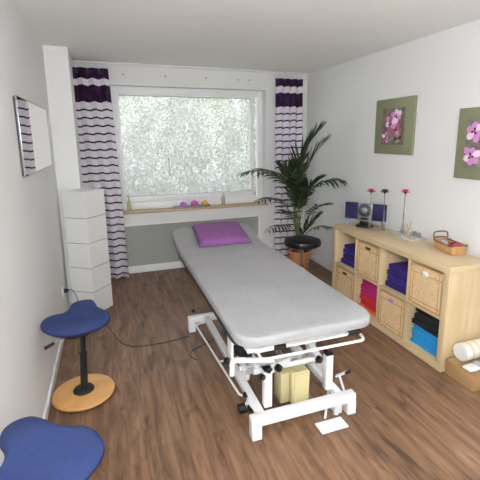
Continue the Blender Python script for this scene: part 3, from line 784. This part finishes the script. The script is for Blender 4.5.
# left bracket plate and black clamp knobs
bm = new_bm(); box(bm, -2.045, -2.035, -.16, -.075, .52, .672, .003); box(bm, -2.045, -1.96, -.15, -.085, .64, .656, .003); bo('bracket_plate', bm, STEEL)
bm = new_bm(); tube(bm, [(-2.05, -.10, .50), (-1.80, -.14, .47)], .016, 12); tube(bm, [(-2.03, -.12, .52), (-2.035, -.12, .42)], .014, 12); bo('bracket_arm', bm, STEEL)
for c, r in (((-1.965, -.06, .52), .034), ((-1.935, -.09, .50), .024), ((-1.975, .0, .49), .026), ((-2.055, -.105, .50), .018), ((-1.925, -.11, .56), .028), ((-1.815, -.10, .39), .018), ((-1.735, -.06, .36), .022), ((-1.845, -.09, .345), .016), ((-1.445, -.02, .33), .022), ((-1.40, -.02, .37), .018), ((-1.885, .0, .10), .022), ((-1.90, .055, .15), .016), ((-1.77, .02, .20), .018), ((-1.96, 1.31, .16), .015)):
    bm = new_bm(); lathe(bm, [(r*.45, -r*.9), (r, -r*.6), (r*1.02, 0), (r*.95, r*.6), (r*.5, r*.85)], c, 16, Matrix.Rotation(PI/2, 4, 'X') @ Matrix.Rotation(.4, 4, 'Y')); bo('knob', bm, BLACK)
rod('clamp_lever', [(-1.93, -.13, .60), (-1.87, -.20, .625), (-1.815, -.21, .615)], .012)
bm = new_bm(); tube(bm, [(-1.945, .06, .06), (-1.90, .06, .06)], .03, 18); bo('caster', bm, BLACK)
bm = new_bm(); bar(bm, (-1.90, .06, .06), (-1.87, .04, .13), .02, .03); bar(bm, (-1.895, .03, .13), (-1.87, -.10, .12), .02, .02); bo('caster_bracket', bm, STEEL)
# pedal right, foot plate and its rod
bm = new_bm(); bar(bm, (-1.262, -.04, .06), (-1.245, .06, .13), .014, .014); bar(bm, (-1.262, .07, .12), (-1.215, .02, .17), .028, .012); pd = bo('pedal_lever', bm, STEEL)
bm = new_bm(); bar(bm, (-1.222, .03, .158), (-1.200, .0, .185), .03, .016); bo('pedal_tip', bm, BLACK, pd)
bm = new_bm(); tube(bm, [(-1.31, .07, .09), (-1.50, -.20, .07)], .007, 8); box(bm, -1.575, -1.405, -.30, -.215, .06, .068, .002); bo('foot_plate', bm, STEEL)
bm = new_bm(); box(bm, -1.395, -1.345, -.14, -.085, .02, .09, .004); tube(bm, [(-1.37, -.11, .03), (-1.37, -.11, 0)], .018, 14); bo('levelling_foot', bm, STEEL)
# cream motor housing
CREAM = mat('cream_plastic', (206, 194, 148), .5)
bm = new_bm(); vs = box(bm, -1.625, -1.505, -.025, .135, .045, .275)
for v in vs:
    if v.co.z < .1: v.co.x = -1.565+(v.co.x+1.565)*.9
    if v.co.z > .2 and v.co.y > .1: v.co.z -= .012
bmesh.ops.bevel(bm, geom=bm.edges[:], offset=.01, segments=3, affect='EDGES'); mo = bo('motor_housing', bm, CREAM)
bm = new_bm(); box(bm, -1.685, -1.624, .02, .13, .055, .258, .008); bo('motor_cover', bm, mat('cream_plastic_dull', (190, 180, 138), .55), mo)
bm = new_bm(); tube(bm, [(-1.49, -.02, .055), (-1.49, .05, .055)], .022, 16); bo('motor_plug', bm, mat('grey_metal', (150, 150, 154)), mo)

# pillow on the head end
Mx = Matrix.Translation((-1.660, 1.425, .813)) @ Matrix.Rotation(math.radians(-3), 4, 'Z') @ Matrix.Rotation(math.radians(9.5), 4, 'X')
bm = new_bm(); pillowy(bm, .47, .46, .115, 22, .42, None, .6, 4)
o = obj('purple_pillow', bm, PURPLE, angle=PI); o.matrix_world = Mx; tag(o, 'flat purple terry pillow on the head end of the massage table', 'pillow')

# ------------------------------------------------------------------ blue saddle stool
def saddle_stool(label, loc, rz, sh, lean=1):
    t = thing('saddle_stool', label, 'stool', loc, rz, 'blue saddle stools')
    bm = new_bm(); lathe(bm, [(.10, 0), (.16, .004), (.188, .018), (.193, .028), (.188, .038), (.165, .043), (.03, .045)], n=56); obj('base', bm, BEECH, t)
    bm = new_bm(); lathe(bm, [(.066, .044), (.066, .050), (.058, .060), (.034, .066), (.030, .072)], n=32); obj('base_collar', bm, BLACK, t)
    tilt = Vector((.035, -.075, 0))*lean
    def ax(z): return Vector((0, 0, z)) + tilt*(z/.5)
    bm = new_bm(); tube(bm, [ax(.06), ax(.33)], .0225, 20); tube(bm, [ax(.33), ax(sh-.10)], .0165, 20); tube(bm, [ax(.325), ax(.335)], .025, 20); obj('column', bm, BLACK, t)
    # three-lobed seat: closed outline, domed on both sides
    c = ax(sh-.06)+Vector((-.032*lean, 0, 0))
    key = [(-.20, .0), (-.195, .055), (-.155, .088), (-.095, .105), (-.055, .15), (-.04, .23), (-.005, .30), (.045, .325), (.09, .29), (.105, .215),
           (.12, .14), (.155, .09), (.19, .045), (.195, -.02), (.165, -.085), (.09, -.125), (0, -.14), (-.09, -.13), (-.165, -.075)]
    kk = [Vector((a, b, 0)) for a, b in key]; n_ = len(kk); out = []
    for i in range(n_):
        p0, p1, p2, p3 = kk[i-1], kk[i], kk[(i+1) % n_], kk[(i+2) % n_]
        for q in range(4):
            u = q/4; out.append(.5*((2*p1)+(p2-p0)*u+(2*p0-5*p1+4*p2-p3)*u*u+(3*p1-p0-3*p2+p3)*u**3))
    hub = Vector((.0, .03, 0)); bm = new_bm(); nA = len(out); nR = 10
    def surf(x, y):
        return .030*math.exp(-((y-.17)/.11)**2) - .016*math.exp(-((y-.03)/.07)**2)*math.exp(-(x/.12)**2) + .014*min(1, abs(x)/.19)**2
    rings = []
    for si in (1, -1):
        for k in range(nR, -1, -1) if si == 1 else range(1, nR+1):
            ro = math.sin(PI/2*(1-k/nR)) if si == 1 else math.sin(PI/2*(1-k/nR))
            ro = 1-k/nR; ro = math.sin(ro*PI/2)
            th = math.sqrt(max(0, 1-ro**5))
            row = []
            for v in out:
                p = hub+(v-hub)*max(ro, .02)
                row.append(bm.verts.new(Vector((p.x, p.y, surf(p.x, p.y)+si*.045*th-.012*ro*(si > 0)))+c))
            rings.append(row)
    for a_, b_ in zip(rings, rings[1:]):
        for i in range(nA): bm.faces.new((a_[i], a_[(i+1) % nA], b_[(i+1) % nA], b_[i]))
    bm.faces.new(rings[0]); bm.faces.new(rings[-1][::-1])
    obj('seat', bm, BLUEF, t, angle=PI)
    bm = new_bm(); lathe(bm, [(.05, -.018), (.09, -.004), (.09, .004)], tuple(c+Vector((0, -.02, -.045))), 28); obj('seat_plate', bm, BLACK, t)
    p = c+Vector((-.05, -.06, -.04))
    bm = new_bm(); tube(bm, [p, p+Vector((-.07, -.05, -.012))], .005, 8); lv = obj('height_lever', bm, CHROME, t)
    bm = new_bm(); q = p+Vector((-.07, -.05, -.012)); tube(bm, [q, q+Vector((-.045, -.032, -.01))], [.009, .010], 12); obj('lever_grip', bm, BLACK, lv)
    return t
saddle_stool('blue three-lobed saddle stool on a round beech base beside the left wall', (-2.838, .62, 0), 0, .615)
saddle_stool('blue saddle stool mostly below the picture at the bottom left corner', (-2.845, -.69, 0), .60, .665, 0)

# ------------------------------------------------------------------ outlet, plug, cables
ol = thing('wall_outlet', 'white wall socket low on the left wall behind the blue stool', 'socket', (XL, 1.76, .335))
bm = new_bm(); box(bm, 0, .010, -.04, .04, -.04, .04, .004); obj('socket_plate', bm, TRIM, ol)
bm = new_bm(); lathe(bm, [(.026, 0), (.026, .004), (.02, .004), (.02, .001)], (.010, 0, 0), 24, RX); obj('socket_ring', bm, TRIM, ol)
pg = thing('power_plug', 'dark plug with grey cable in the socket on the left wall', 'plug', (XL+.0145, 1.76, .335))
bm = new_bm(); lathe(bm, [(.02, 0), (.02, .02), (.014, .034), (.007, .04)], n=20, M=RX); obj('plug_body', bm, BLACK, pg)
bm = new_bm(); tube(bm, spline([(.038, 0, 0), (.07, -.01, .0), (.11, -.05, -.08), (.10, -.05, -.22), (.09, .0, -.328)], 8), .0045, 8); obj('plug_cable', bm, mat('grey_cable', (120, 120, 124), .5), pg)
bt = thing('spray_bottle', 'small dark olive bottle with white cap on the floor behind the blue stool', 'bottle', (-2.96, 1.62, 0))
bm = new_bm(); lathe(bm, [(.026, 0), (.03, .004), (.03, .17), (.024, .185), (.012, .19)], n=24); obj('bottle_body', bm, mat('olive_dark', (70, 68, 52), .4), bt)
bm = new_bm(); lathe(bm, [(.018, .188), (.02, .192), (.02, .222), (.014, .23)], n=24); obj('cap', bm, TRIM, bt)
bm = new_bm(); tube(bm, spline([(-2.96, 1.90, .006), (-2.83, 1.80, .006), (-2.70, 1.62, .006), (-2.594, 1.275, .006), (-2.52, 1.17, .006), (-2.441, 1.135, .006), (-2.242, 1.125, .006), (-2.06, 1.155, .006), (-2.03, 1.16, .006)], 8), .0038, 8)
o = obj('power_cable', bm, mat('cable_grey', (52, 52, 56), .5)); tag(o, 'black power cable curving across the floor from the lamp to the table foot', 'cable')
bm = new_bm(); tube(bm, spline([(-1.80, 1.06, .006), (-1.941, .98, .006), (-2.04, .93, .006), (-2.083, .87, .006), (-2.08, .83, .006), (-2.05, .77, .006)], 8), .0036, 8)
o = obj('loose_cable', bm, mat('cable_grey', (52, 52, 56))); tag(o, 'short loose black cable end on the floor under the left side of the table', 'cable')

# ------------------------------------------------------------------ palm in its pot
pot = thing('plant_pot', 'terracotta plant pot holding the palm in the right window corner', 'pot', (-.355, 2.40, 0))
TERRA = mat('terracotta', (196, 132, 92), .8, bump=.25, bscale=60, var=.15, vscale=25)
bm = new_bm(); lathe(bm, [(.095, 0), (.105, .01), (.135, .22), (.145, .225), (.148, .262), (.138, .266), (.134, .235), (.125, .22), (.01, .22)], n=40); obj('pot_body', bm, TERRA, pot)
bm = new_bm(); lathe(bm, [(.127, .205), (.127, .235), (.06, .242), (.002, .238)], n=30); obj('soil', bm, mat('soil', (52, 38, 30), .95, bump=.8, bscale=50), pot)
palm = thing('potted_palm', 'tall green palm with long feathery fronds in the corner right of window', 'palm', (-.355, 2.40, .24))
P0 = Vector((-.355, 2.40, .24))
LEAF = mat('palm_leaf', (40, 56, 32), .38, var=.35, vscale=9)
STEM = mat('palm_stem', (104, 118, 70), .5, var=.2, vscale=20)
rp = random.Random(11)
def frond(i, base, mid, tip, L=.20, npair=20, start=.42, droop=.35, a0=62):
    base, mid, tip = Vector(base)-P0, Vector(mid)-P0, Vector(tip)-P0
    n = 26; ctr = mid*2-(base+tip)*.5
    pts = [base*(1-t)**2+ctr*2*t*(1-t)+tip*t*t for t in [k/n for k in range(n+1)]]
    bm = new_bm(); tube(bm, pts, [.0075*(1-.82*k/n) for k in range(n+1)], 7); st = obj('frond_stem', bm, STEM, palm)
    bm = new_bm()
    for k in range(npair):
        t = start+(1-start)*(k+.3)/npair
        p = base*(1-t)**2+ctr*2*t*(1-t)+tip*t*t
        d = ((ctr-base)*(1-t)+(tip-ctr)*t).normalized()
        side = d.cross(Vector((0, 0, 1)));
        if side.length < .2: side = d.cross(Vector((0, 1, 0)))
        side.normalize(); up = side.cross(d).normalized()
        q = (k+.3)/npair; ll = L*(math.sin(PI*(.16+.78*q))**.7)*rp.uniform(.85, 1.1)
        for s in (-1, 1):
            a = math.radians(a0-34*q+rp.uniform(-7, 7))
            dv_ = d*math.cos(a)+side*s*math.sin(a)+up*rp.uniform(.05, .35)
            dv_.normalize(); w = ll*.055+.0035
            nrm = up*.9+side*s*.2
            wd = dv_.cross(nrm).normalized()
            prev = None; m = 5
            for j in range(m+1):
                f = j/m; c = p+dv_*ll*f+Vector((0, 0, -droop*ll*f*f)); ww = w*(math.sin(PI*min(.97, .12+.83*f))**.8)
                if j == m: ww = .0006
                cur = (bm.verts.new(c+wd*ww), bm.verts.new(c+nrm*ww*-.35), bm.verts.new(c-wd*ww))
                for v in cur: v.co.x = min(v.co.x, -.012-P0.x); v.co.y = min(v.co.y, 2.78-P0.y)
                if prev:
                    bm.faces.new((prev[0], prev[1], cur[1], cur[0])); bm.faces.new((prev[1], prev[2], cur[2], cur[1]))
                prev = cur
    obj('leaflets', bm, LEAF, st, smooth=False)
B = (-.355, 2.40, .245)
fr = [((-.44, 2.30, .90), (-.62, 2.0, 1.18), .27, 14, .42, .2, 45), ((-.40, 2.30, .88), (-.30, 2.0, 1.22), .26, 14, .42, .2, 42), ((-.47, 2.34, 1.15), (-.25, 2.1, 1.78), .34, 20, .45, .10, 40), ((-.42, 2.34, 1.05), (-.16, 2.1, 1.66), .28, 15, .5, .15, 40), ((-.60, 2.28, 1.12), (-1.27, 2.0, 1.30), .27, 17, .45, .45, 60),
      ((-.52, 2.30, .98), (-.70, 2.2, 1.36), .26, 11, .45, .2, 45), ((-.62, 2.25, .86), (-1.10, 1.95, 1.00), .20, 13, .5, .4), ((-.33, 2.28, .98), (-.04, 1.95, 1.18), .25, 13, .5, .55),
      ((-.32, 2.22, .75), (-.20, 1.95, .92), .18, 11, .5), ((-.45, 2.28, .86), (-.52, 1.9, 1.12), .24, 12, .45, .25, 48), ((-.58, 2.2, .62), (-.98, 1.95, .66), .15, 9, .55, .5),
      ((-.30, 2.25, .55), (-.14, 2.0, .62), .15, 8, .5), ((-.47, 2.34, .98), (-.40, 2.2, 1.44), .28, 13, .42, .15, 42), ((-.50, 2.32, .70), (-.76, 2.1, .84), .18, 10, .5),
      ((-.38, 2.3, .50), (-.27, 2.05, .78), .22, 10, .45, .1, 35), ((-.34, 2.5, 1.0), (-.26, 2.62, 1.38), .22, 10, .5, .2, 45)]
for i, (m_, t_, L_, n_, s_, *ex_) in enumerate(fr):
    a = i*2.4; frond(i, (B[0]+.03*math.cos(a), B[1]+.03*math.sin(a), B[2]), m_, t_, L_, n_, s_, *ex_)

# black round stool in front of the palm
bs = thing('round_stool', 'black round swivel stool with chrome column in front of the potted palm', 'stool', (-.70, 1.67, 0))
bm = new_bm(); lathe(bm, [(.10, .545), (.175, .548), (.192, .56), (.197, .585), (.19, .608), (.15, .622), (.06, .626), (.002, .626)], n=48); obj('seat', bm, mat('black_leather', (20, 20, 22), .35), bs)
bm = new_bm(); lathe(bm, [(.07, .53), (.08, .546)], n=24); tube(bm, [(0, 0, .30), (0, 0, .535)], .014, 16); tube(bm, [(0, 0, .12), (0, 0, .32)], .025, 18); obj('column', bm, CHROME, bs)
bm = new_bm()
for k in range(5):
    a = 2*PI*k/5+.3; bar(bm, (.02*math.cos(a), .02*math.sin(a), .11), (.25*math.cos(a), .25*math.sin(a), .075), .035, .025)
obj('star_base', bm, CHROME, bs)
for k in range(5):
    a = 2*PI*k/5+.3; x, y = .25*math.cos(a), .25*math.sin(a)
    bm = new_bm(); tube(bm, [(x-.012*math.sin(a), y+.012*math.cos(a), .028), (x+.012*math.sin(a), y-.012*math.cos(a), .028)], .028, 18); tube(bm, [(x, y, .03), (x, y, .075)], .008, 8); obj('caster', bm, BLACK, bs)

# ------------------------------------------------------------------ things on the window sill
SZ = .801
ts = thing('sill_tray', 'shallow clear glass dish with three coloured candles on the window sill', 'dish', (-1.60, 3.005, SZ))
bm = new_bm(); box(bm, -.23, .23, -.045, .045, 0, .006, .002)
for a in ((-.23, -.224, -.045, .045), (.224, .23, -.045, .045), (-.224, .224, -.045, -.04), (-.224, .224, .04, .045)): box(bm, *a, .005, .024, .001)
obj('dish_body', bm, mat('dish_glass', (186, 176, 176), .15, Transmission_Weight=.5), ts)
for x, c, r, lab in ((-.115, (178, 120, 214), .04, 'round violet candle at the left of the dish on the sill'), (.03, (208, 92, 176), .046, 'round magenta candle in the middle of the sill dish'), (.165, (226, 160, 40), .04, 'round orange candle at the right of the sill dish')):
    t = thing('ball_candle', lab, 'candle', (-1.60+x, 3.005, SZ+.0065), 0, 'coloured candles on the sill')
    bm = new_bm(); lathe(bm, [(r*math.sin(PI*k/14)+.0005, r*.9*(1-math.cos(PI*k/14))) for k in range(1, 14)], n=24)
    for v in bm.verts: v.co.x *= 1.05; v.co.y *= .85
    obj('wax', bm, mat('wax_%d' % int(c[0]), c, .4, Subsurface_Weight=.2), t)
    bm = new_bm(); tube(bm, [(0, 0, r*1.7), (.002, 0, r*1.8+.01)], .0012, 6); obj('wick', bm, BLACK, t)
GB = mat('pale_green_glass', (208, 216, 168), .1, Transmission_Weight=.5)
for x, lab in ((-2.375, 'slim pale green glass bottle at the left end of the window sill'), (-1.18, 'slim pale clear glass bottle on the sill right of the candles')):
    t = thing('glass_bottle', lab, 'bottle', (x, 3.02, SZ), 0, 'slim bottles on the sill')
    bm = new_bm(); lathe(bm, [(.02, 0), (.024, .004), (.024, .09), (.018, .115), (.010, .13), (.010, .165), (.012, .17)], n=20); obj('bottle_glass', bm, GB if x < -2 else mat('clear_bottle', (214, 212, 200), .1, Transmission_Weight=.6), t)
    bm = new_bm(); lathe(bm, [(.012, .17), (.013, .172), (.013, .19), (.010, .194)], n=16); obj('stopper', bm, mat('stopper_olive', (150, 156, 110), .5) if x < -2 else TRIM, t)

# ------------------------------------------------------------------ added globe, unseen behind the camera, brightens the room
cl_ = thing('added_fill_globe', 'round white globe added behind the camera to brighten the room', 'lamp', (-2.70, -2.62, H))
bm = new_bm(); lathe(bm, [(.06, 0), (.06, -.02), (.03, -.05), (.01, -.055)], n=30); obj('fill_mount', bm, TRIM, cl_)
bm = new_bm(); tube(bm, [(0, 0, -.05), (0, 0, -.30)], .004, 8); obj('fill_cord', bm, TRIM, cl_)
em = bpy.data.materials.new('fill_glow'); em.use_nodes = True
pb_ = em.node_tree.nodes['Principled BSDF']; pb_.inputs['Emission Color'].default_value = (.955, .995, 1, 1); pb_.inputs['Emission Strength'].default_value = 85
bm = new_bm(); lathe(bm, [(.17*math.sin(PI*k/20)+.0005, -.47+.17*math.cos(PI*k/20)) for k in range(21)], n=40); obj('fill_globe', bm, em, cl_)

# ------------------------------------------------------------------ light
w = bpy.data.worlds.new('World'); bpy.context.scene.world = w; w.use_nodes = True
nt = w.node_tree; bg = nt.nodes['Background']; bg.inputs['Color'].default_value = (.97, .985, 1, 1); bg.inputs['Strength'].default_value = 1.3
def light(name, typ, loc, energy, **k):
    l = bpy.data.lights.new(name, typ); l.energy = energy
    for a, v in k.items(): setattr(l, a, v)
    o = bpy.data.objects.new(name, l); C.objects.link(o); o.location = loc; return o
sun = light('sun', 'SUN', (0, 0, 8), 1.7, angle=math.radians(2)); sun.rotation_euler = (math.radians(38), 0, math.radians(20))
pt = light('window_portal', 'AREA', ((-2.385-.785)/2, 3.2, 1.56), 1, shape='RECTANGLE', size=1.9, size_y=1.5); pt.rotation_euler = (-PI/2, 0, 0); pt.data.cycles.is_portal = True
CAM = Vector((-2.5748, -1.9462, 1.6669))
light('camera_flash', 'POINT', CAM+Vector((.0, -.02, .09)), 38, shadow_soft_size=.04, color=(.955, .995, 1.0))

# ------------------------------------------------------------------ camera
f, pi_, ya, ro = 393.1816, .2005, .3454, -.0069
F = Vector((math.sin(ya)*math.cos(pi_), math.cos(ya)*math.cos(pi_), -math.sin(pi_)))
R = Vector((math.cos(ya), -math.sin(ya), 0)); U = R.cross(F)
R2 = R*math.cos(ro)+U*math.sin(ro); U2 = -R*math.sin(ro)+U*math.cos(ro)
cam = bpy.data.cameras.new('camera'); co = bpy.data.objects.new('camera', cam); C.objects.link(co)
cam.sensor_width = 36; cam.lens = f*36/480; cam.shift_x = -11.4/480; cam.shift_y = -21.95/480; cam.clip_start = .02
co.matrix_world = Matrix(((R2.x, U2.x, -F.x, CAM.x), (R2.y, U2.y, -F.y, CAM.y), (R2.z, U2.z, -F.z, CAM.z), (0, 0, 0, 1)))
sc = bpy.context.scene; sc.camera = co
sc.view_settings.view_transform = 'Standard'; sc.view_settings.look = 'None'; sc.view_settings.gamma = 1; sc.view_settings.use_curve_mapping = False
sc.view_settings.exposure = 0.5
sc.cycles.max_bounces = 12; sc.cycles.diffuse_bounces = 8; sc.cycles.transparent_max_bounces = 16
sc.cycles.use_denoising = True; sc.cycles.sample_clamp_indirect = 8
